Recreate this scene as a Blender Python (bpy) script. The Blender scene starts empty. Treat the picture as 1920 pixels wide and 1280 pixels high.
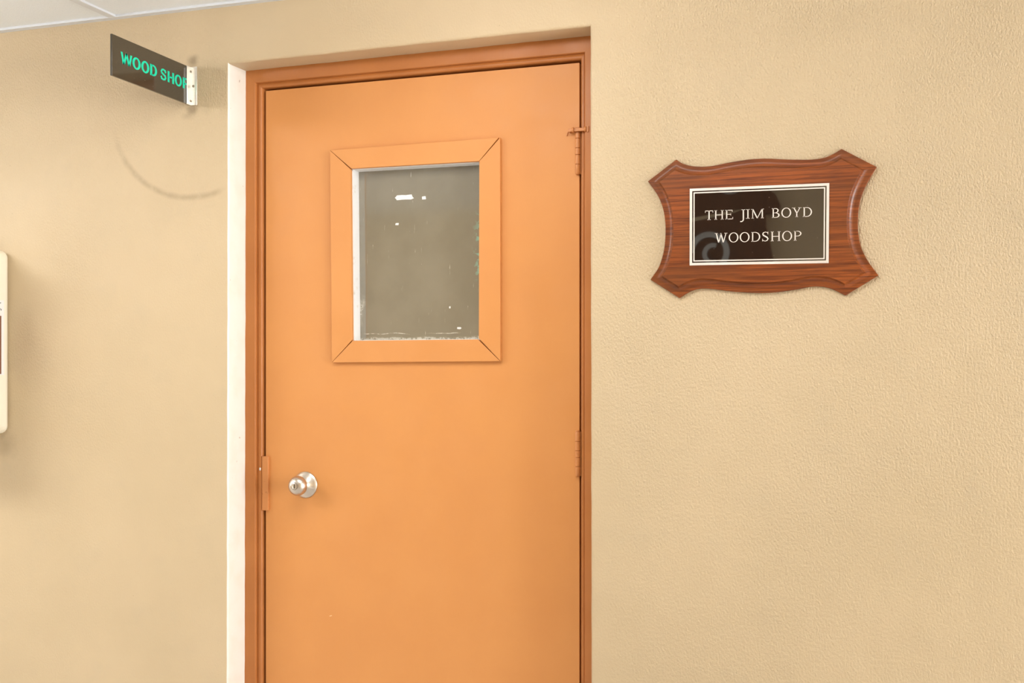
import bpy, math, random
import numpy as np
from mathutils import Vector, noise as mnoise

random.seed(7)
# ------------------------------------------------------------------ camera
F, W, HH, YH = 2369.0, 1920, 1280, 740.0      # focal length in pixels, frame, horizon row
YAW = math.atan(F / 6795.0)                   # the camera looks a little to the left of square-on
SN, CS = math.sin(YAW), math.cos(YAW)
D, EYE = 3.0, 1.19                            # distance to the front wall (plane y = 0), eye height
scene = bpy.context.scene
COL = scene.collection
cam_d = bpy.data.cameras.new('camera')
cam_d.sensor_width = 36.0
cam_d.lens = F / W * 36.0
cam_d.shift_y = (YH - HH / 2) / W
cam_d.clip_start = 0.01
cam = bpy.data.objects.new('camera', cam_d)
COL.objects.link(cam)
cam.location = (0, -D, EYE)
cam.rotation_euler = (math.pi / 2, 0, YAW)
scene.camera = cam

# ------------------------------------------------------------------ light
scene.view_settings.view_transform = 'Standard'
scene.view_settings.look = 'None'
scene.view_settings.exposure = -0.5
scene.view_settings.gamma = 1.0
scene.view_settings.use_curve_mapping = False
world = bpy.data.worlds.new('world')
scene.world = world
world.use_nodes = True
world.node_tree.nodes['Background'].inputs[0].default_value = (0.75, 0.87, 1.0, 1)
world.node_tree.nodes['Background'].inputs[1].default_value = 1.5

XL, XR, YB, ZC = -5.28, 4.4, -3.5, EYE + 1.06   # room: left end, right end, back wall, ceiling
TROFFER_LEFT, TROFFER_MID = 27.0, 9.5         # emission of the ceiling lights
def area(name, loc, rot, sx, sy, power, col):
    l = bpy.data.lights.new(name, 'AREA')
    l.shape = 'RECTANGLE'; l.size = sx; l.size_y = sy; l.energy = power; l.color = col
    o = bpy.data.objects.new(name, l); COL.objects.link(o)
    o.location = loc; o.rotation_euler = rot
    return o
# daylight through the opening in the right end wall
WIN_Y0, WIN_Y1, WIN_Z0, WIN_Z1 = -3.1, -0.5, 0.3, 2.12
area('daylight_through_window', (XR + 0.16, (WIN_Y0 + WIN_Y1) / 2, (WIN_Z0 + WIN_Z1) / 2), (0, math.pi / 2, 0),
     WIN_Z1 - WIN_Z0, WIN_Y1 - WIN_Y0, 340, (0.97, 0.98, 1.0))
# and through the one in the left end wall
area('daylight_left_window', (XL - 0.16, -1.9, 1.45), (0, -math.pi / 2, 0), 1.2, 1.8, 42, (0.95, 0.97, 1.0))
scene.cycles.max_bounces = 6
scene.cycles.diffuse_bounces = 3
scene.cycles.caustics_reflective = False
scene.cycles.use_light_tree = False

# ------------------------------------------------------------------ helpers
def ratio(px): return (-F * SN + (px - 960) * CS) / (F * CS + (px - 960) * SN)
def P(px, py, y=0.0):
    """point of the photograph on the plane y = const (parallel to the front wall)"""
    k = (D + y) / (F * CS + (px - 960) * SN)
    return ((-F * SN + (px - 960) * CS) * k, y, EYE + (YH - py) * k)
def X(px, y=0.0): return P(px, 0, y)[0]
def Z(px, py, y=0.0): return P(px, py, y)[2]
def PX(px, py, x):
    """point of the photograph on the plane x = const (square to the front wall)"""
    return P(px, py, x / ratio(px) - D)

class MB:
    def __init__(s): s.v, s.f, s.m = [], [], []
    def add(s, vs, fs, m=0):
        o = len(s.v); s.v += [tuple(v) for v in vs]
        for f in fs: s.f.append(tuple(i + o for i in f)); s.m.append(m)
        return s
    def box(s, x0, x1, y0, y1, z0, z1, m=0):
        return s.add([(x0,y0,z0),(x1,y0,z0),(x1,y1,z0),(x0,y1,z0),(x0,y0,z1),(x1,y0,z1),(x1,y1,z1),(x0,y1,z1)],
                     [(0,3,2,1),(4,5,6,7),(0,1,5,4),(1,2,6,5),(2,3,7,6),(3,0,4,7)], m)
    def quad(s, a, b, c, d, m=0): return s.add([a,b,c,d], [(0,1,2,3)], m)
    def prism(s, poly, y0, y1, m=0):
        """poly of (x, z), front at y0 (towards the camera), back at y1"""
        n = len(poly)
        vs = [(x, y0, z) for x, z in poly] + [(x, y1, z) for x, z in poly]
        fs = [tuple(range(n)), tuple(range(2*n-1, n-1, -1))] + [(i, i+n, (i+1)%n+n, (i+1)%n) for i in range(n)]
        return s.add(vs, fs, m)
    def lathe(s, prof, origin, axis='-y', n=40, m=0, cap=True):
        ox, oy, oz = origin; vs, fs = [], []
        for r, h in prof:
            for k in range(n):
                a = 2*math.pi*k/n; c, q = r*math.cos(a), r*math.sin(a)
                if axis == '-y': vs.append((ox+c, oy-h, oz+q))
                elif axis == 'z': vs.append((ox+c, oy+q, oz+h))
                elif axis == 'x': vs.append((ox+h, oy+c, oz+q))
        for i in range(len(prof)-1):
            for k in range(n):
                fs.append((i*n+k, i*n+(k+1)%n, (i+1)*n+(k+1)%n, (i+1)*n+k))
        if cap:
            fs.append(tuple(range(n))); fs.append(tuple((len(prof)-1)*n+k for k in range(n)))
        return s.add(vs, fs, m)
    def build(s, name, mats, parent=None, loc=None, smooth=False, bevel=0.0, seg=2, angle=35, recalc=True):
        me = bpy.data.meshes.new(name)
        base = Vector(loc) if loc is not None else Vector((0,0,0))
        me.from_pydata([tuple(Vector(v) - base) for v in s.v], [], s.f)
        for mt in (mats if isinstance(mats, (list, tuple)) else [mats]): me.materials.append(mt)
        for p, i in zip(me.polygons, s.m): p.material_index = i
        if recalc:
            import bmesh
            bm = bmesh.new(); bm.from_mesh(me); bmesh.ops.recalc_face_normals(bm, faces=bm.faces); bm.to_mesh(me); bm.free()
        o = bpy.data.objects.new(name, me); COL.objects.link(o)
        o.location = base
        if parent is not None:
            o.parent = parent
            o.location = base - world_loc(parent)
        if bevel:
            b = o.modifiers.new('bevel', 'BEVEL'); b.width = bevel; b.segments = seg; b.limit_method = 'ANGLE'; b.angle_limit = math.radians(30)
        if smooth or bevel:
            for p in me.polygons: p.use_smooth = True
            me.set_sharp_from_angle(angle=math.radians(angle))
        return o
def world_loc(o):
    l = Vector(o.location)
    while o.parent is not None: o = o.parent; l += Vector(o.location)
    return l
def empty(name, loc):
    o = bpy.data.objects.new(name, None); COL.objects.link(o); o.location = loc; o.empty_display_size = 0.05
    return o
def tag(o, label=None, cat=None, group=None, kind=None):
    if label: o['label'] = label
    if cat: o['category'] = cat
    if group: o['group'] = group
    if kind: o['kind'] = kind
    return o
def copy_part(o, parent, delta):
    c = o.copy(); COL.objects.link(c); c.parent = parent; c.location = Vector(o.location) + Vector(delta)
    return c

# ------------------------------------------------------------------ materials
class NT:
    def __init__(s, name):
        s.mat = bpy.data.materials.new(name); s.mat.use_nodes = True
        s.t = s.mat.node_tree; s.b = s.t.nodes['Principled BSDF']; s.out = s.t.nodes['Material Output']
        s.co = None
    def n(s, typ, **kw):
        nd = s.t.nodes.new(typ)
        for k, v in kw.items(): setattr(nd, k, v)
        return nd
    def set(s, sock, v):
        if hasattr(v, 'default_value') or isinstance(v, bpy.types.NodeSocket): s.t.links.new(v, sock)
        else: sock.default_value = v
    def obj(s):
        if s.co is None: s.co = s.n('ShaderNodeTexCoord').outputs['Object']
        return s.co
    def xyz(s):
        nd = s.n('ShaderNodeSeparateXYZ'); s.t.links.new(s.obj(), nd.inputs[0]); return nd.outputs
    def mp(s, scale, rot=(0,0,0), loc=(0,0,0)):
        nd = s.n('ShaderNodeMapping'); s.t.links.new(s.obj(), nd.inputs[0])
        nd.inputs['Scale'].default_value = scale; nd.inputs['Rotation'].default_value = rot; nd.inputs['Location'].default_value = loc
        return nd.outputs[0]
    def noise(s, scale, detail=3, rough=0.5, vec=None, dist=0.0):
        nd = s.n('ShaderNodeTexNoise'); s.t.links.new(vec or s.obj(), nd.inputs['Vector'])
        nd.inputs['Scale'].default_value = scale; nd.inputs['Detail'].default_value = detail
        nd.inputs['Roughness'].default_value = rough; nd.inputs['Distortion'].default_value = dist
        return nd.outputs['Fac']
    def voro(s, scale, vec=None, feature='F1', rnd=1.0):
        nd = s.n('ShaderNodeTexVoronoi', feature=feature); s.t.links.new(vec or s.obj(), nd.inputs['Vector'])
        nd.inputs['Scale'].default_value = scale; nd.inputs['Randomness'].default_value = rnd
        return nd.outputs['Distance']
    def math(s, op, a, b=0.0, c=0.0, clamp=False):
        nd = s.n('ShaderNodeMath', operation=op, use_clamp=clamp)
        s.set(nd.inputs[0], a); s.set(nd.inputs[1], b); s.set(nd.inputs[2], c)
        return nd.outputs[0]
    def ramp(s, v, a, b, lo=0.0, hi=1.0, smooth=True):
        nd = s.n('ShaderNodeMapRange', interpolation_type='SMOOTHSTEP' if smooth else 'LINEAR')
        s.set(nd.inputs[0], v)
        for i, q in zip((1,2,3,4), (a,b,lo,hi)): nd.inputs[i].default_value = q
        return nd.outputs[0]
    def mix(s, fac, a, b, typ='MIX'):
        nd = s.n('ShaderNodeMix', data_type='RGBA', blend_type=typ)
        s.set(nd.inputs[0], fac); s.set(nd.inputs[6], a); s.set(nd.inputs[7], b)
        return nd.outputs[2]
    def bump(s, h, strength=0.3, dist=0.01, prev=None):
        nd = s.n('ShaderNodeBump'); s.set(nd.inputs['Height'], h)
        nd.inputs['Strength'].default_value = strength; nd.inputs['Distance'].default_value = dist
        if prev is not None: s.t.links.new(prev, nd.inputs['Normal'])
        return nd.outputs[0]
    def fin(s, col=None, rough=None, normal=None, spec=None, metal=None, **kw):
        b = s.b
        if col is not None: s.set(b.inputs['Base Color'], col if not isinstance(col, tuple) else (*col[:3], 1))
        if rough is not None: s.set(b.inputs['Roughness'], rough)
        if spec is not None: s.set(b.inputs['Specular IOR Level'], spec)
        if metal is not None: s.set(b.inputs['Metallic'], metal)
        if normal is not None: s.t.links.new(normal, b.inputs['Normal'])
        for k, v in kw.items(): s.set(b.inputs[k.replace('_', ' ')], v)
        return s.mat
def c4(r, g, b): return (r, g, b, 1.0)
def lin(r, g, b):
    f = lambda c: (c/255/12.92 if c/255 <= .04045 else ((c/255+.055)/1.055)**2.4)
    return (f(r), f(g), f(b), 1.0)

# plaster wall: tan emulsion, sandier to the right, with old scuffs and some painted shadow round the sign
def wall_material(name, marks):
    m = NT(name); x, y, z = m.xyz()
    big = m.noise(1.6, 4, 0.6)
    col = m.mix(m.ramp(big, 0.3, 0.75), c4(0.605, 0.467, 0.289), c4(0.66, 0.51, 0.32))
    mid = m.noise(9, 4, 0.6)
    col = m.mix(m.ramp(mid, 0.5, 0.8, 0, 0.25), col, c4(0.53, 0.43, 0.29))
    # pits of the sand finish
    pit = m.math('MULTIPLY', m.ramp(m.voro(34), 0.055, 0.02), m.ramp(m.noise(4, 3), 0.45, 0.62))
    col = m.mix(m.math('MULTIPLY', pit, 0.55), col, c4(0.30, 0.20, 0.10))
    sand_mask = 0.6
    if marks:
        sand_mask = m.math('ADD', m.ramp(x, -0.90, -0.65, 0.10, 0.85),
                           m.math('MULTIPLY', m.ramp(m.noise(2.2, 1), 0.42, 0.65), 0.35))
        sand_mask = m.math('MULTIPLY', sand_mask, m.ramp(z, 0.7, 1.5, 0.45, 1.0))
        up = m.math('MULTIPLY', m.ramp(x, -1.95, -2.25), m.ramp(z, 1.72, 1.9))
        sand_mask = m.math('ADD', sand_mask, m.math('MULTIPLY', up, 0.35))
        # scuffed arc left of the door
        pts = [(212,237),(226,282),(255,327),(291,356),(341,371),(386,367),(422,352)]
        A = np.array([[P(*p)[0], P(*p)[2]] for p in pts])
        M_ = np.c_[2*A, np.ones(len(A))]; sol = np.linalg.lstsq(M_, (A**2).sum(1), rcond=None)[0]
        cx, cz = sol[0], sol[1]; R = math.sqrt(sol[2] + cx*cx + cz*cz)
        dx = m.math('SUBTRACT', x, float(cx)); dz = m.math('SUBTRACT', z, float(cz))
        rr = m.math('SQRT', m.math('ADD', m.math('MULTIPLY', dx, dx), m.math('MULTIPLY', dz, dz)))
        rr = m.math('ADD', rr, m.math('MULTIPLY', m.math('SUBTRACT', m.noise(6, 2), 0.5), 0.012))
        off = m.math('ABSOLUTE', m.math('SUBTRACT', rr, float(R)))
        arc = m.math('MULTIPLY', m.ramp(off, 0.014, 0.0), m.ramp(z, float(P(212,230)[2]), float(P(250,330)[2])))
        arc = m.math('MULTIPLY', arc, m.math('MULTIPLY', m.ramp(x, float(X(428)), float(X(400))), m.ramp(m.noise(40, 3), 0.2, 0.6, 0.45, 1)))
        col = m.mix(m.math('MULTIPLY', arc, 0.55), col, c4(0.36, 0.26, 0.15))
        # grime at the sign's bracket, then a patch with its shadow painted in
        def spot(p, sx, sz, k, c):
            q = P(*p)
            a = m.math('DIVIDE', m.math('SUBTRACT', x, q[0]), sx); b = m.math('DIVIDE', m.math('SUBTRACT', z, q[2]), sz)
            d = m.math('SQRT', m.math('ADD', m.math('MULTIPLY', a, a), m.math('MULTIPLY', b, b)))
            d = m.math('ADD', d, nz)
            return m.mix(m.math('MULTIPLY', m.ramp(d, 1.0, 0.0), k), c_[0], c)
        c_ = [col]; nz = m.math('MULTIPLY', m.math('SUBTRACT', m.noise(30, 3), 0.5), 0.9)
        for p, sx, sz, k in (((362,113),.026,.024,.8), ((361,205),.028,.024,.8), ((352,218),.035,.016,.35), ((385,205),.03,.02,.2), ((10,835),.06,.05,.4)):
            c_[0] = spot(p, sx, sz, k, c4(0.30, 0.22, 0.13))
        col = c_[0]
        brush_shade = m.noise(1.0, 4, 0.6, vec=m.mp((260, 260, 22)))  # brushed grime, darkened further for the shadow the sign throws here
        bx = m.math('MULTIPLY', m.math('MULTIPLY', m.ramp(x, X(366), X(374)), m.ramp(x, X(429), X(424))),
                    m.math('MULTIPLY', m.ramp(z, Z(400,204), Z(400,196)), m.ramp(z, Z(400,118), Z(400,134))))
        col = m.mix(m.math('MULTIPLY', bx, m.ramp(brush_shade, 0.3, 0.7, 0.05, 0.4)), col, c4(0.42, 0.31, 0.18))
    sand = m.noise(1.0, 2, 0.6, vec=m.mp((215, 215, 140)))
    h = m.math('MULTIPLY', m.ramp(sand, 0.3, 0.75, smooth=False), sand_mask)
    h = m.math('ADD', h, m.math('MULTIPLY', m.noise(9, 1), 1.6))
    nrm = m.bump(h, 0.8, 0.0028)
    return m.fin(col, 0.43, nrm, spec=0.4)
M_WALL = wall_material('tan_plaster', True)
M_WALL2 = (lambda m: m.fin(m.mix(m.noise(3, 2), c4(0.605, 0.467, 0.289), c4(0.66, 0.51, 0.32)), 0.6))(NT('tan_plaster_plain'))

m = NT('lit_reveal_plaster'); x, y, z = m.xyz()  # wall plaster made paler: light on the left reveal painted into its colour
col = m.mix(m.ramp(m.noise(14, 4), 0.4, 0.8), c4(0.88, 0.86, 0.79), c4(0.84, 0.80, 0.70))
chip = m.ramp(m.noise(60, 2), 0.72, 0.78)
col = m.mix(m.math('MULTIPLY', chip, 0.6), col, c4(0.35, 0.25, 0.17))
M_REVEAL_LIT = m.fin(col, 0.5, m.bump(m.noise(30, 3), 0.3, 0.003))

def paint(name, a, b, rough=0.42, bumpk=0.12):
    m = NT(name)
    col = m.mix(m.ramp(m.noise(5, 4), 0.3, 0.75), a, b)
    return m.fin(col, m.ramp(m.noise(12, 3), 0.3, 0.7, rough-.05, rough+.07), m.bump(m.noise(1, 3, vec=m.mp((120,120,25))), bumpk, 0.0015), spec=0.4)
M_DOOR = paint('orange_door_paint', c4(0.69, 0.292, 0.088), c4(0.72, 0.312, 0.095))
M_FRAME = paint('orange_frame_paint', c4(0.45, 0.158, 0.04), c4(0.51, 0.188, 0.05), 0.35, 0.25)
m = NT('worn_orange_steel')
col = m.mix(m.ramp(m.noise(90, 3), 0.6, 0.75), c4(0.62, 0.245, 0.075), c4(0.45, 0.15, 0.04))
M_HW = m.fin(col, 0.4)
M_CHIP = NT('bare_steel_chip').fin(c4(0.75, 0.78, 0.74), 0.4)
M_CHIP2 = NT('pale_paint_chip').fin(c4(0.85, 0.55, 0.30), 0.5)
M_GAP_SHADE = NT('gap_shade').fin(c4(0.10, 0.02, 0.01), 0.8)  # dark red standing in for the shade inside the door gaps
m = NT('white_glazing_paint')
M_WHITE = m.fin(m.mix(m.ramp(m.noise(40, 3), 0.6, 0.75), c4(0.94, 0.93, 0.91), c4(0.78, 0.72, 0.62)), 0.5)
M_TILE = (lambda m: m.fin(m.mix(m.ramp(m.noise(180, 2), 0.55, 0.75), c4(0.92, 0.955, 0.98), c4(0.86, 0.895, 0.93)), 0.8, m.bump(m.noise(220, 2), 0.2, 0.002)))(NT('white_ceiling_tile'))
M_TBAR = NT('white_enamel_tbar').fin(c4(0.76, 0.78, 0.81), 0.4)
M_PLENUM = NT('grey_plenum').fin(c4(0.25, 0.25, 0.25), 0.9)
M_FLOOR = (lambda m: m.fin(m.mix(m.noise(6, 5), c4(0.60, 0.60, 0.59), c4(0.68, 0.68, 0.67)), 0.45))(NT('beige_floor'))
M_CREAM = NT('cream_plastic').fin(c4(0.93, 0.86, 0.69), 0.35)
M_ALU = (lambda m: m.fin(m.mix(m.noise(1, 3, vec=m.mp((40, 40, 300))), c4(0.80, 0.76, 0.68), c4(0.92, 0.88, 0.80)), 0.35, metal=0.75))(NT('pale_aluminium'))
M_NICKEL = (lambda m: m.fin(c4(0.64, 0.57, 0.49), 0.3, metal=1.0))(NT('satin_nickel'))
M_SCREW = NT('dull_screw').fin(c4(0.30, 0.25, 0.18), 0.4, metal=0.8)
M_SMOKE = (lambda m: m.fin(m.mix(m.ramp(m.noise(140, 2), 0.72, 0.78), c4(0.05, 0.04, 0.025), c4(0.35, 0.30, 0.22)), 0.08, spec=0.9))(NT('smoked_acrylic'))
M_GREEN = NT('turquoise_green_vinyl').fin(c4(0.0, 0.72, 0.44), 0.4)
M_BLACK = NT('black_print').fin(c4(0.02, 0.02, 0.02), 0.4)
M_PAPER = NT('white_sticker').fin(c4(0.88, 0.87, 0.84), 0.5)
M_BROWN = NT('brown_print').fin(c4(0.22, 0.09, 0.05), 0.5)
M_SILVER = (lambda m: m.fin(m.mix(m.ramp(m.noise(18, 2), 0.4, 0.7), c4(0.74, 0.66, 0.58), c4(0.80, 0.72, 0.65)), 0.5, metal=0.2))(NT('silver_engraving'))
M_PLATE = (lambda m: m.fin(m.mix(m.ramp(m.voro(70), 0.05, 0.03), c4(0.012, 0.008, 0.005), c4(0.4, 0.34, 0.28)), 0.02, spec=1.0, IOR=1.8))(NT('gloss_black_metal'))

m = NT('plaque_wood')
wv = m.mp((5.0, 60, 190), rot=(0, math.radians(-1.5), 0))
g1 = m.noise(1.0, 5, 0.65, vec=wv, dist=0.6)
g2 = m.noise(1.0, 3, 0.6, vec=m.mp((22, 200, 420)))
col = m.mix(m.ramp(g1, 0.32, 0.68), c4(0.11, 0.024, 0.005), c4(0.32, 0.078, 0.013))
col = m.mix(m.ramp(m.noise(1.0, 3, vec=m.mp((3, 10, 14))), 0.4, 0.7, 0, 0.55), col, c4(0.15, 0.048, 0.013))
col = m.mix(m.math('MULTIPLY', m.ramp(g2, 0.58, 0.72), 0.5), col, c4(0.10, 0.03, 0.012))
M_WOOD = m.fin(col, 0.4, m.bump(g2, 0.15, 0.001), spec=0.3, Coat_Weight=0.25, Coat_Roughness=0.12)

# filmed, dusty glass of the door light
m = NT('dusty_filmed_glass'); x, y, z = m.xyz()
col = m.mix(m.ramp(m.noise(7, 4), 0.3, 0.7), c4(0.205, 0.178, 0.122), c4(0.24, 0.21, 0.148))
speck = m.math('MULTIPLY', m.ramp(m.voro(55), 0.05, 0.025), m.ramp(m.noise(9, 2), 0.5, 0.6))
scr = m.math('MULTIPLY', m.ramp(m.noise(1, 2, vec=m.mp((170, 1, 18))), 0.70, 0.76), 0.5)
GX0, GX1 = X(672, .128), X(899, .128); GZ0, GZ1 = Z(790, 638, .128), Z(790, 310, .128)
edge_b = m.ramp(m.math('SUBTRACT', z, m.math('MULTIPLY', m.noise(18, 4), 0.02)), GZ0 + 0.003, GZ0 - 0.006)
edge_l = m.math('MULTIPLY', m.ramp(m.math('SUBTRACT', x, m.math('MULTIPLY', m.noise(24, 4), 0.03)), GX0 - 0.001, GX0 - 0.012), m.ramp(m.noise(5, 1), 0.45, 0.6, 0, 0.8))
line_b = m.ramp(m.math('ABSOLUTE', m.math('SUBTRACT', z, m.math('ADD', GZ0 + 0.004, m.math('MULTIPLY', m.noise(9, 3), 0.03)))), 0.0016, 0.0004)
line_b = m.math('MULTIPLY', line_b, m.ramp(m.noise(12, 2), 0.45, 0.55))
dust = m.math('MAXIMUM', m.math('MAXIMUM', speck, scr), m.math('MAXIMUM', edge_b, m.math('MAXIMUM', edge_l, line_b)))
dust = m.math('MULTIPLY', dust, m.ramp(m.noise(160, 2), 0.35, 0.6, 0.25, 1))
col = m.mix(m.math('MULTIPLY', dust, 0.85), col, c4(0.62, 0.58, 0.47))
gr = m.math('MULTIPLY', m.ramp(x, GX1 - 0.03, GX1), m.math('MULTIPLY', m.ramp(m.noise(70, 4), 0.52, 0.62), m.ramp(m.noise(6, 1), 0.42, 0.58)))
col = m.mix(m.math('MULTIPLY', gr, 0.7), col, c4(0.25, 0.55, 0.42))
M_GLASS = m.fin(col, m.math('ADD', 0.07, m.math('MULTIPLY', dust, 0.5)), spec=1.0, IOR=1.7)

def emit(name, col, k):
    m = NT(name); m.fin(c4(0.9, 0.9, 0.9), 0.5)
    m.b.inputs['Emission Color'].default_value = (*col, 1); m.b.inputs['Emission Strength'].default_value = k
    return m.mat

# ------------------------------------------------------------------ the setting
def struct(o, label=None): return tag(o, label, None, None, 'structure')
struct(MB().box(XL, XR, YB, 0.9, -0.1, 0.0).build('floor', M_FLOOR), 'beige floor of the corridor')

# front wall with the recessed door opening: rounded plaster arrises, slightly out of true
REC = 0.088                                          # depth of the recess
OX0, OX1, OZ = X(429), X(1106), EYE + 0.905
def front_wall():
    b = MB(); r = 0.007
    # samples along the opening edge: left jamb up, head, right jamb down
    path = []
    n1, n2 = 70, 40
    for i in range(n1): path.append(('L', OZ * i / n1))
    for i in range(n2 + 1): path.append(('T', i / n2))
    for i in range(n1): path.append(('R', OZ * (1 - (i + 1) / n1)))
    def edge(k, t):
        if k == 'L':
            return Vector((OX0 - 0.0045 * (1 - t / OZ) + 0.0011 * mnoise.noise((3.1, t * 16, 0)) , 0, t)), Vector((-1, 0, 0))
        if k == 'R':
            return Vector((OX1 + 0.0035 * (1 - t / OZ) + 0.0008 * mnoise.noise((9.7, t * 14, 0)), 0, t)), Vector((1, 0, 0))
        xx = OX0 + (OX1 - OX0) * t
        return Vector((xx, 0, OZ - 0.002 + 0.005 * t + 0.0012 * mnoise.noise((xx * 14, 2.2, 0)))), Vector((0, 0, 1))
    rings, out = [], []
    N = len(path)
    for i, (k, t) in enumerate(path):
        p, nd = edge(k, t)
        if k == 'T' and t == 0: nd = Vector((-1, 0, 1))
        if k == 'T' and t == 1: nd = Vector((1, 0, 1))
        row = [p + nd * r]
        row += [p + nd * (r - r * math.sin(a)) + Vector((0, r - r * math.cos(a), 0)) for a in (math.radians(30), math.radians(60), math.radians(90))]
        back = p.copy(); back.y = REC + 0.03
        if k == 'T': back.z += 0.002
        row.append(back)
        rings.append(row)
    vs = [v for row in rings for v in row]; w = 5
    for j in range(w - 1):
        fs = [(i*w+j, (i+1)*w+j, (i+1)*w+j+1, i*w+j+1) for i in range(N-1)]
        for i, f in enumerate(fs):
            left = path[i][0] == 'L'
            b.add([vs[q] for q in f], [(0,1,2,3)], 1 if (left and j >= 1) else 0)
    o_ = [row[0] for row in rings]
    # flat wall around it: strips from the edge to the room's limits
    for i in range(N-1):
        a, c = o_[i], o_[i+1]; k0, k1 = path[i][0], path[i+1][0]
        if k0 == 'L': b.quad((XL,0,a.z), a, c, (XL,0,c.z))
        elif k0 == 'R' or k1 == 'R': b.quad(a, (XR,0,a.z), (XR,0,c.z), c)
        else: b.quad(a, c, (c.x,0,ZC+0.12), (a.x,0,ZC+0.12))
    tl, tr = o_[n1], o_[n1+n2]
    b.quad((XL,0,tl.z), tl, (tl.x,0,ZC+0.12), (XL,0,ZC+0.12))
    b.quad(tr, (XR,0,tr.z), (XR,0,ZC+0.12), (tr.x,0,ZC+0.12))
    import bmesh
    o = b.build('wall_front', [M_WALL, M_REVEAL_LIT], recalc=False)
    bm = bmesh.new(); bm.from_mesh(o.data)
    bmesh.ops.remove_doubles(bm, verts=bm.verts, dist=1e-5); bmesh.ops.recalc_face_normals(bm, faces=bm.faces)
    bm.faces.ensure_lookup_table()
    f = max(bm.faces, key=lambda f: f.calc_area())
    if f.normal.y > 0: bmesh.ops.reverse_faces(bm, faces=bm.faces)
    bm.to_mesh(o.data); bm.free()
    for p in o.data.polygons: p.use_smooth = True
    o.data.set_sharp_from_angle(angle=math.radians(50))
    return struct(o, 'tan plaster wall with a recessed doorway')
front_wall()
struct(MB().box(XL - 0.1, XR + 0.1, YB - 0.1, YB, 0, ZC + 0.12).build('wall_back', M_WALL2), 'tan wall across the corridor, behind the viewer')
b = MB()
b.box(XL - 0.1, XL, YB, -2.8, 0, ZC + 0.12); b.box(XL - 0.1, XL, -1.0, 0.12, 0, ZC + 0.12)
b.box(XL - 0.1, XL, -2.8, -1.0, 0, 0.85); b.box(XL - 0.1, XL, -2.8, -1.0, 2.05, ZC + 0.12)
struct(b.build('wall_left', M_WALL2), 'tan end wall of the corridor to the left')
b = MB()
b.box(XR, XR + 0.12, YB, WIN_Y0, 0, ZC + 0.12); b.box(XR, XR + 0.12, WIN_Y1, 0.12, 0, ZC + 0.12)
b.box(XR, XR + 0.12, WIN_Y0, WIN_Y1, 0, WIN_Z0); b.box(XR, XR + 0.12, WIN_Y0, WIN_Y1, WIN_Z1, ZC + 0.12)
struct(b.build('wall_right', M_WALL2), 'tan end wall of the corridor with a wide window opening')
b = MB(); t = 0.05
b.box(XR + .03, XR + .09, WIN_Y0, WIN_Y0 + t, WIN_Z0, WIN_Z1); b.box(XR + .03, XR + .09, WIN_Y1 - t, WIN_Y1, WIN_Z0, WIN_Z1)
b.box(XR + .03, XR + .09, WIN_Y0, WIN_Y1, WIN_Z0, WIN_Z0 + t); b.box(XR + .03, XR + .09, WIN_Y0, WIN_Y1, WIN_Z1 - t, WIN_Z1)
struct(b.build('window_1', M_WHITE), 'white frame of the open window at the corridor end')

b = MB()
for y0, y1, z0, z1 in ((-2.8, -2.75, .85, 2.05), (-1.05, -1.0, .85, 2.05), (-2.75, -1.05, .85, .90), (-2.75, -1.05, 2.0, 2.05)):
    b.box(XL - .08, XL - .03, y0, y1, z0, z1)
struct(b.build('window_2', M_WHITE), 'white frame of the open window at the left end')

# ceiling: dropped tiles on white T-bars
ceil = struct(MB().box(XL, XR, YB, 0.0, ZC + 0.10, ZC + 0.12).build('ceiling', M_PLENUM), 'dropped ceiling of white tiles on T-bars')
GX, PIT = X(219), 0.61
gx = [GX + PIT * k for k in range(-6, 12) if XL < GX + PIT * k < XR]
gy = [-PIT * k for k in range(1, 6)]
xs = [XL] + gx + [XR]; ys = [0.0] + gy + [YB]
troffers = []
i0 = min(range(len(xs)), key=lambda i: abs(xs[i] - (GX - 3 * PIT)))
i1 = min(range(len(xs)), key=lambda i: abs(xs[i] - (GX + 1 * PIT)))
troffers = [(i0, 2), (i1, 1)]
lit = {(i + q, j) for i, j in troffers for q in (0, 1)}
tile_mesh = {}
for i in range(len(xs) - 1):
    for j in range(len(ys) - 1):
        if (i, j) in lit: continue
        w, h = xs[i+1] - xs[i], ys[j] - ys[j+1]
        cx, cy = (xs[i] + xs[i+1]) / 2, (ys[j] + ys[j+1]) / 2
        if w < 0.03 or h < 0.03: continue
        key = (round(w, 3), round(h, 3))
        if key not in tile_mesh:
            o = MB().box(-w/2 + .003, w/2 - .003, -h/2 + .003, h/2 - .003, 0.005, 0.02).build('ceiling_tile', M_TILE, bevel=0.002, seg=1)
            tile_mesh[key] = o
        else:
            o = tile_mesh[key].copy(); COL.objects.link(o)
        o.parent = ceil; o.location = (cx, cy, ZC)
for x_ in gx: MB().box(x_ - .012, x_ + .012, YB, 0, ZC - 0.001, ZC + 0.006).build('tee_bar', M_TBAR, ceil)
for y_ in gy: MB().box(XL, XR, y_ - .012, y_ + .012, ZC - 0.0005, ZC + 0.006).build('tee_bar', M_TBAR, ceil)
struct(MB().box(XL, XR, -0.022, 0, ZC - 0.0015, ZC + 0.006).build('trim_1', M_TBAR), 'white metal angle where ceiling meets wall')
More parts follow.
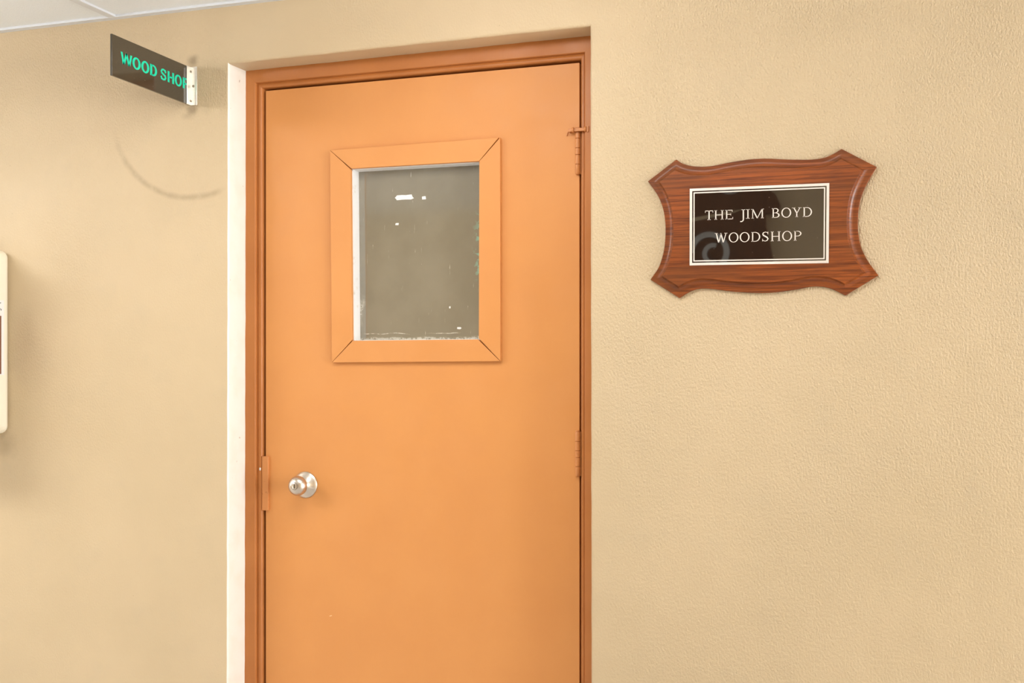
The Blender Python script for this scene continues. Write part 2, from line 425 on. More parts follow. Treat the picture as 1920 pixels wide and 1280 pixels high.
for (i, j), k, lab in zip(troffers, (TROFFER_LEFT, TROFFER_MID), ('white ceiling light panel towards the left end of the corridor', 'white ceiling light panel in front of the door and plaque')):
    x0, x1, y1, y0 = xs[i], xs[i+2], ys[j], ys[j+1]
    e = tag(empty('ceiling_light', ((x0+x1)/2, (y0+y1)/2, ZC + .006)), lab, 'light', 'ceiling light panels')
    b = MB(); q = .03
    b.box(x0, x1, y0, y0+q, ZC+.006, ZC+.03); b.box(x0, x1, y1-q, y1, ZC+.006, ZC+.03); b.box(x0, x0+q, y0+q, y1-q, ZC+.006, ZC+.03); b.box(x1-q, x1, y0+q, y1-q, ZC+.006, ZC+.03)
    b.build('frame', M_TBAR, e, loc=((x0+x1)/2, (y0+y1)/2, ZC + .006))
    MB().box(x0+.06, x1-.06, y0+.06, y1-.06, ZC-.09, ZC+.012).build('diffuser', emit('lit_diffuser', (1.0, 0.99, 0.97), k), e, loc=((x0+x1)/2, (y0+y1)/2, ZC + .006), bevel=.02, seg=1)

# ------------------------------------------------------------------ door frame (stepped steel jamb)
YA, YBD, YD = REC, REC + 0.0085, REC + 0.016         # face, step, door plane
AX0, AX1, AZ = X(478.5, YA), X(1096, YA), EYE + 0.869
BX0, BX1, BZ = X(491, YBD), X(1089, YBD), EYE + 0.855
DX0, DX1, DZ = X(498.3, YD), X(1086.5, YD), EYE + 0.848
frame = struct(empty('trim_2', ((OX0+OX1)/2, REC, 0)), 'stepped orange painted door frame')
fl = ((OX0+OX1)/2, REC, 0)
def jamb(side):
    b = MB(); s = 1 if side == 'L' else -1
    ox, ax, bx = (OX0 - .02, AX0, BX0) if s == 1 else (OX1 + .02, AX1, BX1)
    r = 0.0022
    prof = [(ox, YA), (ax - s*r, YA), (ax - s*r*.3, YA + r*.3), (ax, YA + r), (ax, YBD - .0012), (ax + s*.0012, YBD + .0012), (ax + s*.0026, YBD),
            (bx - s*.0045, YBD - .0004), (bx - s*.0018, YBD + .0012), (bx, YBD + .004), (bx, YD + 0.05), (ox, YD + 0.05)]
    zt = lambda q: AZ + abs(q - ax) if (q - ax) * s < 0 else AZ - (AZ - BZ) * abs(q - ax) / abs(bx - ax)
    n = len(prof); vs = [(a, y, 0) for a, y in prof] + [(a, y, zt(a)) for a, y in prof]
    b.add(vs, [(i, (i+1) % n, (i+1) % n + n, i+n) for i in range(n)])
    b.add(vs, [tuple(range(n))]); 
    return b.build('jamb', M_FRAME, frame, loc=fl, smooth=True, angle=50)
jamb('L'); jamb('R')
b = MB(); r = .0022
prof = [(OZ + .03, YA), (AZ + r, YA), (AZ + r*.3, YA + r*.3), (AZ, YA + r), (AZ, YBD - .0012), (AZ - .0012, YBD + .0012), (AZ - .0026, YBD), (BZ + .0045, YBD - .0004), (BZ + .0018, YBD + .0012), (BZ, YBD + .004), (BZ, YD + .05), (OZ + .03, YD + .05)]
def xl(zv, s):
    ax, bx = (AX0, BX0) if s == 1 else (AX1, BX1)
    return ax - s * (zv - AZ) if zv > AZ else ax + s * abs(bx - ax) * (AZ - zv) / (AZ - BZ)
n = len(prof); vs = [(xl(zv, 1), y, zv) for zv, y in prof] + [(xl(zv, -1), y, zv) for zv, y in prof]
b.add(vs, [(i, (i+1) % n, (i+1) % n + n, i+n) for i in range(n)])
b.build('head', M_FRAME, frame, loc=fl, smooth=True, angle=50)
MB().box(BX0 - .01, BX1 + .01, YD + .04, YD + .05, 0, BZ + .01).build('gap_backing', M_GAP_SHADE, frame, loc=fl)  # panel added behind the leaf; its dark colour paints shade into the gaps
# worn paint at the strike, left jamb
p = P(487.5, 879, YBD)
MB().box(p[0]-.0022, p[0]+.0024, YBD - .0009, YBD+.001, p[2]-.004, p[2]+.004).build('paint_chip', M_CHIP, frame, loc=fl, bevel=.0008)

# ------------------------------------------------------------------ door leaf
door = struct(empty('door_1', ((DX0+DX1)/2, YD, 0)), 'orange painted door with a small framed window and round knob')
dl = ((DX0+DX1)/2, YD, 0)
YV = YD - 0.011                                     # front of the window boards
VO = [P(618.5,281.5,YV), P(937.5,257.5,YV), P(938,677,YV), P(622,679.5,YV)]
VI = [P(657,316,YV), P(898.5,302,YV), P(897.5,636,YV), P(660,638.5,YV)]
vx0, vx1 = min(VI[0][0], VI[3][0]) - .001, max(VI[1][0], VI[2][0]) + .001
vz1, vz0 = max(VI[0][2], VI[1][2]) + .001, min(VI[2][2], VI[3][2]) - .001
b = MB()
zb = 0.008; yb = YD + 0.038
for args in ((DX0, vx0, zb, DZ), (vx1, DX1, zb, DZ), (vx0, vx1, zb, vz0), (vx0, vx1, vz1, DZ)):
    b.box(args[0], args[1], YD, yb, args[2], args[3])
# one slab: ring faces
import bmesh
def slab():
    o = [(DX0, zb), (DX1, zb), (DX1, DZ), (DX0, DZ)]; i = [(vx0, vz0), (vx1, vz0), (vx1, vz1), (vx0, vz1)]
    b = MB()
    for y in (YD, yb):
        vs = [(a, y, c) for a, c in o + i]
        b.add(vs, [(k, (k+1) % 4, (k+1) % 4 + 4, k + 4) for k in range(4)])
    for ring in (o, i):
        vs = [(a, YD, c) for a, c in ring] + [(a, yb, c) for a, c in ring]
        b.add(vs, [(k, (k+1) % 4, (k+1) % 4 + 4, k + 4) for k in range(4)])
    ob = b.build('leaf', M_DOOR, door, loc=dl)
    bm = bmesh.new(); bm.from_mesh(ob.data); bmesh.ops.remove_doubles(bm, verts=bm.verts, dist=1e-6)
    bmesh.ops.recalc_face_normals(bm, faces=bm.faces); bm.to_mesh(ob.data); bm.free()
    bv = ob.modifiers.new('bevel', 'BEVEL'); bv.width = .0015; bv.segments = 2; bv.limit_method = 'ANGLE'
    return ob
slab()
# four mitred boards, joints slightly open
g = 0.0011
def board(a, c, ci, ai, gs):
    pts = [Vector((q[0], 0, q[2])) for q in (a, c, ci, ai)]
    d = (pts[1] - pts[0]).normalized()
    pts[0] += d * gs[0]; pts[1] -= d * gs[1]; pts[2] -= d * gs[2]; pts[3] += d * gs[3]
    MB().prism([(q.x, q.z) for q in pts], YV, YD - .0002).build('window_board', M_DOOR, door, loc=dl, bevel=.0009, seg=2)
board(VO[0], VO[1], VI[1], VI[0], (.0004, .0040, .0008, .0022))
board(VO[1], VO[2], VI[2], VI[1], (.0004, .0004, .0026, .0004))
board(VO[2], VO[3], VI[3], VI[2], (.0008, .0004, .0018, .0026))
board(VO[3], VO[0], VI[0], VI[3], (.0004, .0004, .0016, .0020))
# white glazing rebate and the pane
YG = YV + 0.048
b = MB(); e = .0015
vo = [(vx0, vz1), (vx1, vz1), (vx1, vz0), (vx0, vz0)]
vi = [(q[0] + dx, q[2] + dz) for q, dx, dz in zip(VI, (e, -e, -e, e), (-e, -e, e, e))]
for k in range(4):
    b.prism([vo[k], vo[(k+1) % 4], vi[(k+1) % 4], vi[k]], YD + .0002, YG + .004)
b.build('glazing_rebate', M_WHITE, door, loc=dl)
pane = MB().box(vx0 + e, vx1 - e, YG, YG + .004, vz0 + e, vz1 - e).build('pane', M_GLASS, door)
def sticker(px0, py0, px1, py1, mat):
    a, c = P(px0, py0, YG), P(px1, py1, YG)
    n = 14; pts = []
    for k in range(n):
        t = 2*math.pi*k/n; q = max(abs(math.cos(t)), abs(math.sin(t)))
        j = random.uniform(.8, 1.05)
        pts.append(((a[0]+c[0])/2 + (c[0]-a[0])/2*math.cos(t)/q*j, (a[2]+c[2])/2 + (a[2]-c[2])/2*math.sin(t)/q*j))
    s = MB().prism(pts, YG - .0004, YG).build('sticker_scrap', mat, pane); s.location = (0, 0, 0)
sticker(739, 366, 776, 374, M_PAPER); sticker(791, 368, 799, 374, M_PAPER)
sticker(741, 418, 748, 422, M_PAPER); sticker(857, 613, 865, 617, M_PAPER); sticker(842, 574, 845, 578, M_PAPER)

q = P(620, 1154.5, YD)
MB().prism([(q[0]-.004, q[2]-.0015), (q[0]+.004, q[2]+.0005), (q[0]+.003, q[2]+.0025), (q[0]-.003, q[2]+.0008)], YD - .0003, YD).build('paint_chip', M_CHIP2, door, loc=dl)
# knob set
kx, _, kz = P(573, 908.5, YD)
knob = empty('knob_set', (0, 0, 0)); knob.parent = door; knob.location = Vector((kx, YD, kz)) - Vector(dl)
kl = (kx, YD, kz)
MB().lathe([(.0365, 0), (.0365, .0016), (.0355, .0030), (.030, .0060), (.022, .0105), (.0155, .0160), (.0128, .0200), (.0122, .0240), (.0125, .0300)], kl, n=64).build('rosette', M_NICKEL, knob, loc=kl, smooth=True, angle=40)
MB().lathe([(.0125, .0270), (.0165, .0285), (.0225, .0325), (.0262, .0385), (.0272, .0440), (.0258, .0500), (.0222, .0560), (.0165, .0608), (.0105, .0630), (.0100, .0622)], kl, n=64).build('handle', M_NICKEL, knob, loc=kl, smooth=True, angle=60)
MB().lathe([(.0085, .060), (.0085, .0640), (.0072, .0646), (.0062, .0640), (.0056, .0632)], kl, n=32).build('lock_cylinder', M_NICKEL, knob, loc=kl, smooth=True, angle=30)
MB().box(kx-.0009, kx+.0009, YD-.0638, YD-.0630, kz-.005, kz+.005).build('keyway', M_BLACK, knob, loc=kl)

# latch guard on the left edge
a, c = P(491.5, 855, YD - .007), P(503, 957, YD - .007)
MB().box(a[0], c[0], YD - .0085, YD + .0005, c[2], a[2]).build('latch_guard', M_HW, door, loc=dl, bevel=.0012)

# hinges
def hinge(py0, py1, px=1083):
    hx, _, _ = P(px, py0, YD - .007); z1, z0 = Z(px, py0, YD - .007), Z(px, py1, YD - .007)
    h = empty('hinge', (0,0,0)); h.parent = door; h.location = Vector((hx, YD - .006, z0)) - Vector(dl)
    hl = (hx, YD - .006, z0); R = .0066
    cuts = [0, .19, .34, .58, .74, 1.0] if False else [0, .21, .42, .57, .78, 1.0]
    L = z1 - z0
    for k in range(5):
        a, c = z0 + L*cuts[k] + .0005, z0 + L*cuts[k+1] - .0005
        prof = [(R*.86, 0), (R, .0008), (R, c-a-.0008), (R*.86, c-a)]
        if k == 0: prof = [(R*.45, -.003), (R*.8, -.0012), (R, .001)] + prof[2:]
        if k == 4: prof = prof[:2] + [(R, c-a-.003), (R*.9, c-a-.001), (R*.8, c-a), (R*.95, c-a+.001), (R*.9, c-a+.003), (R*.4, c-a+.004)]
        MB().lathe(prof, (hx, YD - .006, a), 'z', 24).build('knuckle', M_HW, h, loc=hl, smooth=True, angle=40)
    MB().lathe([(R*.7, 0), (R*.7, L)], (hx, YD - .006, z0), 'z', 16).build('pin', M_HW, h, loc=hl, smooth=True)
    MB().box(hx - .002, hx + .018, YD - .001, YD + .0015, z0, z1).build('hinge_leaf', M_HW, h, loc=hl)
    return h
hinge(241, 326); hinge(809, 892); hinge(1420, 1503)
# hook bolt across the top hinge
bolt = empty('hook_bolt', (0,0,0)); bl = P(1085, 244, YD - .016); bolt.parent = door; bolt.location = Vector(bl) - Vector(dl)
yb_ = YD - .0165
x0, x1, zc = X(1066, yb_), X(1101, yb_), Z(1085, 243, yb_)
MB().box(x0, x1, yb_ - .0022, yb_ + .0022, zc - .0042, zc + .0042).build('bar', M_HW, bolt, loc=bl, bevel=.001)
for px in (1074.5, 1097.5):
    xx = X(px, yb_)
    MB().lathe([(.0062, -.003), (.0070, -.0015), (.0070, .0015), (.0062, .003)], (xx, yb_, zc), 'x', 20).build('eye', M_HW, bolt, loc=bl, smooth=True)
MB().box(X(1066, yb_), X(1069, yb_), yb_ - .002, YD, zc - .0045, zc + .0045).build('foot', M_HW, bolt, loc=bl, bevel=.0008)
MB().box(X(1100, YA), X(1104, YA), yb_ - .002, YA, zc - .0075, zc + .0075).build('keeper', M_HW, bolt, loc=bl, bevel=.0008)
q = P(1063.5, 251, YD)
MB().prism([(q[0]-.0025, q[2]-.006), (q[0]+.0005, q[2]-.006), (q[0]+.0035, q[2]+.005), (q[0]+.0005, q[2]+.005)], YD - .003, YD).build('latch_tail', M_HW, bolt, loc=bl, bevel=.0006)

# ------------------------------------------------------------------ projecting sign
xs_ = X(357.5)                                        # plane of the plate
e0, e1 = PX(210, 63, xs_), PX(353, 124.3, xs_)
e2 = PX(210, 141, xs_)
sy0, sy1 = e0[1], -0.003
sz1, sz0 = (e0[2] + e1[2]) / 2, e2[2]
sign = tag(empty('projecting_sign', (xs_, 0, (sz0+sz1)/2)), 'dark smoked sign reading WOOD SHOP sticking out from the wall', 'sign')
sl = (xs_, 0, (sz0+sz1)/2)
MB().box(xs_ - .0055, xs_, sy0, sy1, sz0, sz1).build('plate', M_SMOKE, sign, loc=sl, bevel=.0006)
# engraved serif letters, drawn in a unit cap height
ST, TN, SE, SH = .125, .062, .085, .055              # stem, thin stroke, serif reach, serif height
def arc_ring(cx, cy, rx, ry, wx, wy, a0=0, a1=360, n=28):
    out = []
    for k in range(n):
        t0, t1 = math.radians(a0+(a1-a0)*k/n), math.radians(a0+(a1-a0)*(k+1)/n)
        o = lambda t, q=0: (cx+(rx-wx*q)*math.cos(t), cy+(ry-wy*q)*math.sin(t))
        out.append([o(t0), o(t1), o(t1, 1), o(t0, 1)])
    return out
def bar(x0, y0, x1, y1): return [(x0,y0),(x1,y0),(x1,y1),(x0,y1)]
def stem(x, w=ST, y0=0, y1=1, top=True, bot=True, l=SE, r=SE):
    out = [bar(x, y0, x+w, y1)]
    if bot: out.append([(x-l,y0),(x+w+r,y0),(x+w+r,y0+SH*.7),(x+w,y0+SH*1.3),(x,y0+SH*1.3),(x-l,y0+SH*.7)])
    if top: out.append([(x-l,y1),(x-l,y1-SH*.7),(x,y1-SH*1.3),(x+w,y1-SH*1.3),(x+w+r,y1-SH*.7),(x+w+r,y1)])
    return out
def diag(xa, ya, xb, yb, w): return [[(xa, ya), (xa+w, ya), (xb+w, yb), (xb, yb)]]
def stroke(pts, ws):
    out = []; pts = [Vector(p) for p in pts]
    nr = []
    for i in range(len(pts)):
        d = (pts[min(i+1, len(pts)-1)] - pts[max(i-1, 0)]).normalized(); nr.append(Vector((-d.y, d.x)))
    for i in range(len(pts)-1):
        a, c = pts[i], pts[i+1]; wa, wc = ws[i]/2, ws[i+1]/2
        out.append([tuple(a+nr[i]*wa), tuple(c+nr[i+1]*wc), tuple(c-nr[i+1]*wc), tuple(a-nr[i]*wa)])
    return out
def sans(ch):
    """bold sans capitals in a unit box"""
    sw, hw = .28, .145
    ring = lambda cx, cy, rx, ry, a0, a1, n, wx=sw, wy=hw: arc_ring(cx, cy, rx, ry, wx, wy, a0, a1, n)
    if ch == 'O': return ring(.5, .5, .5, .53, 0, 360, 36, .255, .15)
    if ch == 'H': return [bar(0, 0, sw, 1), bar(1-sw, 0, 1, 1), bar(.2, .43, .8, .43+hw)]
    if ch == 'D': return [bar(0, 0, .29, 1), bar(.2, 1-hw, .47, 1), bar(.2, 0, .47, hw)] + ring(.46, .5, .54, .5, -90, 90, 18, .28, hw)
    if ch == 'P': return [bar(0, 0, .31, 1), bar(.2, 1-hw, .55, 1), bar(.2, .38, .55, .38+hw)] + ring(.54, .69, .46, .31, -90, 90, 14, .3, hw)
    if ch == 'W': return diag(0, 1, .18, 0, .15) + diag(.425, 1, .20, 0, .15) + diag(.425, 1, .65, 0, .15) + diag(.85, 1, .67, 0, .15)
    if ch == 'S': return stroke([(.86,.70),(.80,.86),(.52,.955),(.24,.88),(.15,.74),(.26,.60),(.52,.51),(.78,.41),(.86,.26),(.76,.11),(.48,.045),(.20,.12),(.12,.31)],
                                [.27,.22,.145,.19,.26,.22,.16,.22,.26,.19,.145,.22,.27])
lm = MB()
capt = PX(227.5, 96.8, xs_)[2]; capb = PX(231.5, 120.3, xs_)[2]
for ch, za, zb_ in (('W',258,410),('O',414,522),('O',532,637),('D',650,741),('S',787,867),('H',884,968),('O',978,1072),('P',1086,1164)):
    ya, yc = PX(190 + za/7.11, 100, xs_)[1], PX(190 + zb_/7.11, 100, xs_)[1]
    for poly in sans(ch):
        q = [(xs_ + .0004, ya + (yc-ya)*u, capb + (capt-capb)*v) for u, v in poly]
        q2 = [(xs_, y_, z_) for _, y_, z_ in q]; n = len(q)
        lm.add(q + q2, [tuple(range(n)), tuple(range(2*n-1, n-1, -1))] + [(k, k+n, (k+1) % n + n, (k+1) % n) for k in range(n)])
lm.build('lettering', M_GREEN, sign, loc=sl)
# aluminium angle
by0 = PX(350.4, 150, xs_ + .002)[1]
bw = X(370) - xs_
br = MB()
br.box(xs_ + .0003, xs_ + .0023, by0, -.0005, sz0 - .0015, sz1 + .0005)
br.box(xs_ + .0003, xs_ + bw, -.0025, -.0005, sz0 - .0015, sz1 + .0005)
br_o = br.build('bracket', M_ALU, sign, loc=sl, bevel=.0008)
for py, yy in ((134, None), (189, None)):
    q = PX(357, py, xs_ + .0023)
    MB().lathe([(.0030, 0), (.0030, .0008), (.0022, .0016)], (xs_ + .0023, q[1], q[2]), 'x', 16).build('screw', M_SCREW, br_o, loc=sl, smooth=True, angle=30).location = (0,0,0)
q = P(362.5, 161.5, -.0025)
MB().lathe([(.0036, 0), (.0036, .0010), (.0026, .0018)], (q[0], -.0025, q[2]), '-y', 16).build('screw', M_SCREW, br_o, loc=sl, smooth=True, angle=30).location = (0,0,0)

# ------------------------------------------------------------------ plaque
YP = -0.022
def zp(zx, zy, y=YP): q = P(1190 + zx/4, 260 + zy/4, y); return Vector((q[0], q[2]))
def catmull(pts, n=8):
    out = []
    for i in range(len(pts)-1):
        p0 = pts[max(i-1, 0)]; p1 = pts[i]; p2 = pts[i+1]; p3 = pts[min(i+2, len(pts)-1)]
        for k in range(n):
            t = k/n
            out.append(0.5*((2*p1) + (p2-p0)*t + (2*p0-5*p1+4*p2-p3)*t*t + (3*p1-p0-3*p2+p3)*t**3))
    out.append(pts[-1]); return out
segs = [
    [(88,312),(303,147)],
    [(303,147),(350,178),(425,198),(545,200),(700,170),(850,147),(980,140),(1150,147),(1300,148),(1395,140),(1465,115),(1548,67)],
    [(1548,67),(1812,203)],
    [(1812,203),(1742,320),(1692,440),(1672,560),(1672,690),(1692,800),(1742,905),(1825,1020)],
    [(1825,1020),(1575,1172)],
    [(1575,1172),(1480,1125),(1405,1106),(1320,1104),(1200,1127),(1050,1147),(900,1152),(720,1141),(570,1122),(480,1120),(405,1143),(325,1190)],
    [(325,1190),(107,1052)],
    [(107,1052),(170,958),(205,850),(219,740),(219,620),(200,510),(158,410),(88,312)]]
curves = []
for sg in segs:
    pts = [zp(*q) for q in sg]
    curves.append([pts[0].lerp(pts[1], k/8) for k in range(9)] if len(pts) == 2 else catmull(pts, 6))
outline = [p for c in curves for p in c[:-1]]
area2 = sum(outline[i].x*outline[(i+1) % len(outline)].y - outline[(i+1) % len(outline)].x*outline[i].y for i in range(len(outline)))
sgn = 1 if area2 > 0 else -1
def off_curve(c, d):
    out = []
    for i in range(len(c)):
        t = (c[min(i+1, len(c)-1)] - c[max(i-1, 0)]).normalized()
        out.append(c[i] + Vector((-t.y, t.x)) * sgn * d)
    a = out[0] + (out[0]-out[1]).normalized()*d*3; z = out[-1] + (out[-1]-out[-2]).normalized()*d*3
    return [a] + out + [z]
def cross(c1, c2):
    for i in range(len(c1)-2, -1, -1):
        for j in range(len(c2)-1):
            p, r, q, s_ = c1[i], c1[i+1]-c1[i], c2[j], c2[j+1]-c2[j]
            den = r.x*s_.y - r.y*s_.x
            if abs(den) < 1e-14: continue
            t = ((q-p).x*s_.y - (q-p).y*s_.x)/den; u = ((q-p).x*r.y - (q-p).y*r.x)/den
            if 0 <= t <= 1 and 0 <= u <= 1: return p + r*t, i, j
    raise RuntimeError('no crossing')
def resample(c, n):
    L = [0.0]
    for a, b_ in zip(c, c[1:]): L.append(L[-1] + (b_-a).length)
    out = []
    for k in range(n):
        s_ = L[-1]*k/(n-1); i = max(0, min(len(c)-2, next((q for q in range(len(L)-1) if L[q+1] >= s_), len(c)-2)))
        out.append(c[i].lerp(c[i+1], 0 if L[i+1] == L[i] else (s_-L[i])/(L[i+1]-L[i])))
    return out
def inset(d):
    if d <= 0: return outline
    oc = [off_curve(c, d) for c in curves]; K = len(oc)
    xp = [cross(oc[k-1], oc[k]) for k in range(K)]
    out = []
    for k in range(K):
        p0, _, j0 = xp[k]; p1, i1, _ = xp[(k+1) % K]
        out += resample([p0] + oc[k][j0+1:i1+1] + [p1], len(curves[k]))[:-1]
    return out
cxp = sum(p.x for p in outline)/len(outline); czp = sum(p.y for p in outline)/len(outline)
plaque = tag(empty('wall_plaque', (cxp, 0, czp)), 'carved reddish wooden plaque with a black engraved nameplate, right of the door', 'plaque')
pl = (cxp, 0, czp)
def plaque_board():
    b = MB(); n = len(outline); TH = 0.022; rim = 0.0075
    rings = [(0, 0.0), (0, rim - .001), (.0008, rim)]
    # narrow rim, then a hollow (cove) rising to the flat field
    cw, ch = .0165, TH - rim
    for k in range(0, 9):
        a = math.radians(90*k/8)
        rings.append((.006 + cw*math.sin(a), rim + .0006*(k == 0) - .0006 + ch*(1-math.cos(a))))
    rings.append((.006 + cw + .0006, TH))
    allv = []
    for d, h in rings:
        for p in inset(d): allv.append((p.x, -h, p.y))
    fs = []
    for j in range(len(rings)-1):
        fs += [(j*n+i, j*n+(i+1) % n, (j+1)*n+(i+1) % n, (j+1)*n+i) for i in range(n)]
    fs.append(tuple((len(rings)-1)*n+i for i in range(n)))
    fs.append(tuple(range(n)))
    b.add(allv, fs)
    return b.build('board', M_WOOD, plaque, loc=pl, smooth=True, angle=28)
plaque_board()
# nameplate: silver edge, black line, silver line, black field
YN = YP - .0012
def znp(zx, zy): q = P(1190 + zx/4, 260 + zy/4, YN); return (q[0], q[2])
NP = [znp(413,375), znp(1460,332), znp(1455,932), znp(412,950)]
def npt(u, v):
    a = Vector(NP[0]).lerp(Vector(NP[1]), u); c = Vector(NP[3]).lerp(Vector(NP[2]), u); return a.lerp(c, v)
PWm = (Vector(NP[1])-Vector(NP[0])).length; PHm = (Vector(NP[0])-Vector(NP[3])).length
def rect(d): du, dv = d/PWm, d/PHm; return [npt(du, dv), npt(1-du, dv), npt(1-du, 1-dv), npt(du, 1-dv)]
plate = MB().prism([tuple(q) for q in rect(0)], YN, YP + .0002).build('nameplate', M_PLATE, plaque)
plate.location = Vector((0,0,0)) - Vector(pl)
def band(d0, d1, mat, name):
    a, c = rect(d0), rect(d1); b = MB()
    for k in range(4):
        b.prism([tuple(a[k]), tuple(a[(k+1) % 4]), tuple(c[(k+1) % 4]), tuple(c[k])], YN - .0002, YN)
    o = b.build(name, mat, plate); o.location = (0,0,0); return o
band(0, .0060, M_SILVER, 'border'); band(.0090, .0118, M_SILVER, 'inner_border')

# engraved letters of the nameplate
def serif(x0, x1, y, up):                             # small foot serif
    return [bar(x0, y, x1, y + (SH*.8 if up else -SH*.8))]
def glyph(ch):
    if ch == 'I': return stem(.15, l=.13, r=.13), .425
    if ch == 'T': return stem(.37, top=False, l=.12, r=.12) + [bar(0, 1-SH*1.2, .865, 1), bar(0, .78, .055, 1), bar(.81, .78, .865, 1)], .865
    if ch == 'H': return stem(.12) + stem(.82) + [bar(.2, .47, .9, .47+TN)], 1.065
    if ch == 'E': return stem(.12) + [bar(.2, 1-SH*1.15, .80, 1), bar(.745, .80, .80, 1), bar(.2, 0, .85, SH*1.15), bar(.79, 0, .85, .22), bar(.2, .49, .64, .49+TN), bar(.585, .41, .64, .62)], .85
    if ch == 'J': return stem(.30, y0=-.02, bot=False, l=.13, r=.13) + stroke([(.362,.0),(.355,-.12),(.30,-.22),(.20,-.285),(.06,-.27)], [ST,.115,.1,.09,.13]), .56
    if ch == 'M': return stem(.13, w=.075, top=False) + stem(1.13, top=False) + diag(.10, 1, .60, .0, .13) + diag(1.13, 1, .61, .0, .085) + [bar(0, 1-SH, .2, 1), bar(1.16, 1-SH, 1.36, 1)], 1.36
    if ch == 'B': return stem(.12, r=0) + arc_ring(.42, .755, .32, .245, ST, TN, -90, 90, 16) + arc_ring(.44, .265, .40, .265, ST*1.05, TN, -90, 90, 18) + [bar(.2, 1-TN, .43, 1), bar(.2, .51-TN*.3, .45, .51+TN*.5), bar(.2, 0, .45, TN)], .86
    if ch == 'D': return stem(.12, r=0) + arc_ring(.45, .5, .56, .5, ST*1.05, TN, -90, 90, 24) + [bar(.2, 1-TN, .46, 1), bar(.2, 0, .46, TN)], 1.01
    if ch == 'P': return stem(.12) + arc_ring(.42, .72, .42, .28, ST, TN, -90, 90, 18) + [bar(.2, 1-TN, .43, 1), bar(.2, .44, .43, .44+TN)], .85
    if ch == 'O': return arc_ring(.52, .5, .52, .52, ST*1.05, TN, 0, 360, 40), 1.04
    if ch == 'Y': return stem(.47, y1=.45, top=False) + diag(.13, 1, .47, .42, .14) + diag(.84, 1, .51, .42, .085) + serif(0, .38, 1, False) + serif(.70, 1.04, 1, False), 1.04
    if ch == 'W': return diag(.10, 1, .36, .0, .13) + diag(.66, 1, .40, .0, .08) + diag(.58, 1, .86, .0, .13) + diag(1.18, 1, .90, .0, .08) + serif(0, .32, 1, False) + serif(1.04, 1.36, 1, False), 1.36
    if ch == 'S': return stroke([(.60,.80),(.54,.92),(.36,.975),(.17,.91),(.10,.77),(.16,.63),(.34,.53),(.52,.42),(.61,.27),(.53,.10),(.34,.025),(.14,.09),(.07,.23)],
                                [.055,.055,.06,.09,.115,.125,.135,.135,.12,.09,.06,.055,.055]) + [bar(.575, .72, .63, .99), bar(.045, .01, .10, .28)], .68
def z7(zx, zy): q = P(1280 + zx/6.62, 330 + zy/6.62, YN); return Vector((q[0], q[2]))
def line(chars, base_l, base_r, top_l):
    b = MB()
    o = z7(*base_l); u = (z7(*base_r) - o); ud = u.normalized(); cap = (z7(*top_l) - o).length
    zl, zr = base_l[0], base_r[0]
    for ch, xa, xb in chars:
        polys, wd = glyph(ch)
        pa, pb = z7(xa, base_l[1] + (base_r[1]-base_l[1])*(xa-zl)/(zr-zl)), z7(xb, base_l[1] + (base_r[1]-base_l[1])*(xb-zl)/(zr-zl))
        ex = (pb - pa) / wd; ey = Vector((0, cap))
        for poly in polys:
            b.prism([tuple(pa + ex*q[0] + ey*q[1]) for q in poly], YN - .00025, YN)
    r_ = b.build('lettering', M_SILVER, plate); r_.location = (0,0,0); return r_
line([('T',278,378),('H',390,512),('E',525,625),('J',708,778),('I',785,835),('M',850,1008),('B',1103,1205),('O',1225,1347),('Y',1355,1475),('D',1488,1605)], (300,545), (1590,503), (300,429))
line([('W',398,555),('O',572,692),('O',708,830),('D',848,962),('S',982,1068),('H',1090,1218),('O',1235,1358),('P',1375,1475)], (420,826), (1470,799), (420,708))

# ------------------------------------------------------------------ dispenser at the left edge
dx1 = X(20.5); dz1, dz0 = Z(10, 471), Z(10, 812); dep = 0.24
disp = tag(empty('wall_dispenser', (dx1 - .14, 0, dz0)), 'cream plastic wall dispenser with rounded corners at the left edge', 'dispenser')
dsl = (dx1 - .14, 0, dz0)
MB().box(dx1 - .28, dx1, -dep, 0, dz0, dz1).build('case', M_CREAM, disp, loc=dsl, bevel=.022, seg=6)
MB().box(dx1 - .25, dx1 - .03, -dep - .004, -dep, dz0 + .13, dz1 - .03).build('front_cover', M_CREAM, disp, loc=dsl, bevel=.003)
MB().box(dx1 - .23, dx1 - .05, -dep - .0015, -dep + .001, dz0 + .05, dz0 + .09).build('outlet_slot', M_BLACK, disp, loc=dsl, bevel=.0008)
l0, l1 = PX(7.5, 563, dx1), PX(7.5, 703, dx1)
lab = MB().box(dx1, dx1 + .0004, -dep + .022, l0[1], l1[2], l0[2]).build('sticker', M_PAPER, disp, loc=dsl)
pb_ = PX(2.2, 592, dx1); pc_ = PX(2.2, 701, dx1)
MB().box(dx1 + .0004, dx1 + .0006, -dep + .024, pb_[1], pc_[2], pb_[2]).build('print', M_BROWN, lab, loc=dsl).location = (0,0,0)
for (ax, ay, bx, by, cx_, cy_) in ((0, 567, 2, 566, 1, 570), (0, 577, 3, 580, 2, 583)):
    v3 = [PX(ax, ay, dx1 + .0006), PX(bx, by, dx1 + .0006), PX(cx_, cy_, dx1 + .0006)]
    MB().add(v3, [(0,1,2)]).build('mark', M_BLACK, lab, loc=dsl, recalc=False).location = (0,0,0)

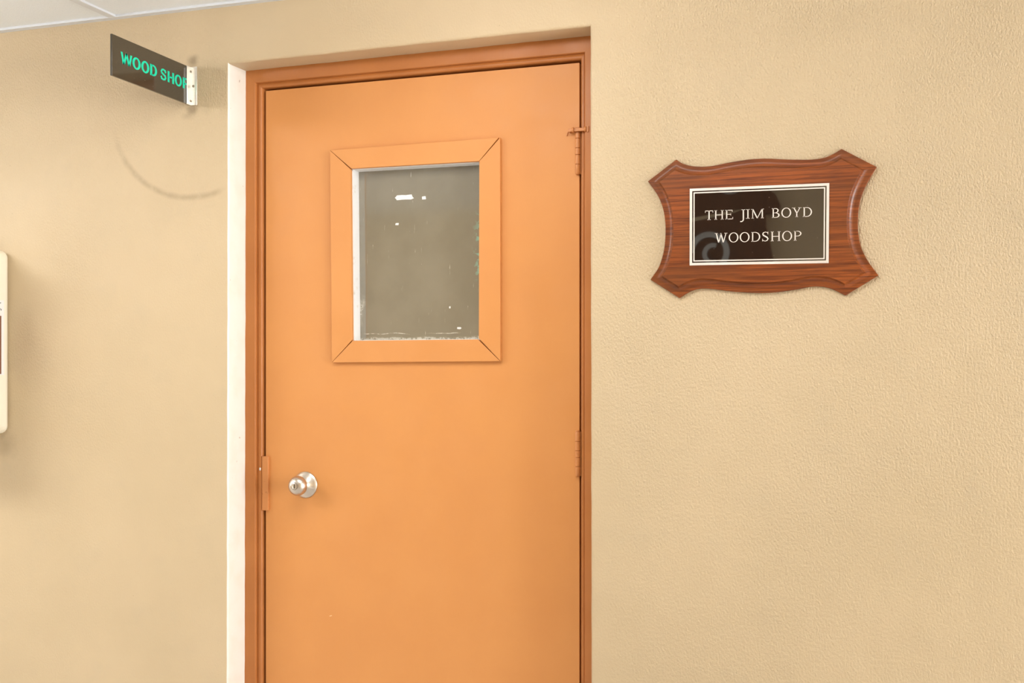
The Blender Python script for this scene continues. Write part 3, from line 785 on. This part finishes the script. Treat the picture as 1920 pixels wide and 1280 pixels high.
# ------------------------------------------------------------------ across the corridor: made-up shapes added for the nameplate to mirror
def back(px, py, y):                                    # point on the plane y (behind the viewer) seen mirrored in the plate
    k = (D + abs(y)) / (F * CS + (px - 960) * SN)
    return ((-F * SN + (px - 960) * CS) * k, EYE + (YH - py) * k)
yp = YB + 0.06
pts = [back(*q, yp) for q in ((1438,352),(1455,366),(1464,385),(1460,402),(1436,402),(1437,425),(1444,455),(1452,500))]
pts = [(x_, min(z_, ZC - 0.01)) for x_, z_ in pts]
xlft = back(1230, 420, yp)[0]
poly = [(xlft, ZC - 0.02)] + pts + [(pts[-1][0] + .02, 0.0), (xlft, 0.0)]
panel = tag(empty('reflection_screen', ((xlft + pts[-1][0]) / 2, yp, 0)), 'tall dark brown made-up screen with a shaped edge, added for the nameplate to mirror', 'screen')
pll = ((xlft + pts[-1][0]) / 2, yp, 0)
M_DARKWOOD = (lambda m: m.fin(m.mix(m.noise(1, 4, vec=m.mp((30, 30, 3))), c4(0.10, 0.035, 0.012), c4(0.17, 0.06, 0.02)), 0.5))(NT('dark_brown_wood'))
MB().prism(poly, yp, YB + 0.002).build('panel', M_DARKWOOD, panel, loc=pll)
a0, a1, a2, a3 = (back(*q, yp) for q in ((1302,411),(1395,395),(1380,401),(1302,418)))
MB().prism([a0, a1, a2, a3], yp + .012, yp).build('reflection_batten', M_WALL2, panel, loc=pll)
M_HOOP = NT('grey_reflection_hoop').fin(c4(0.55, 0.55, 0.53), 0.4)
def hoop(cpx, cpy, rpx, wpx, a0, a1, label):
    c = back(cpx, cpy, yp); e = back(cpx + rpx, cpy, yp); r = e[0] - c[0]; w = r * wpx / rpx
    b = MB(); n = 40
    for k in range(n):
        t0, t1 = math.radians(a0 + (a1-a0)*k/n), math.radians(a0 + (a1-a0)*(k+1)/n)
        o_ = lambda t, q: (c[0] + (r - w*q)*math.cos(t), c[1] + (r - w*q)*math.sin(t))
        b.prism([o_(t0, 0), o_(t1, 0), o_(t1, 1), o_(t0, 1)], yp + .02, yp + .002)
    return tag(b.build('reflection_hoop', M_HOOP, loc=(c[0], yp, c[1])), label, 'hoop')
hoop(1333, 475, 38, 10, -60, 180, 'large grey made-up hoop, added for the nameplate to mirror')
hoop(1341, 478, 20, 8, 70, 290, 'small grey made-up hoop inside the large one, added for the nameplate to mirror')
hoop(1372, 335, 32, 6, 200, 330, 'grey made-up arc near the top of the screen, added for the nameplate to mirror')
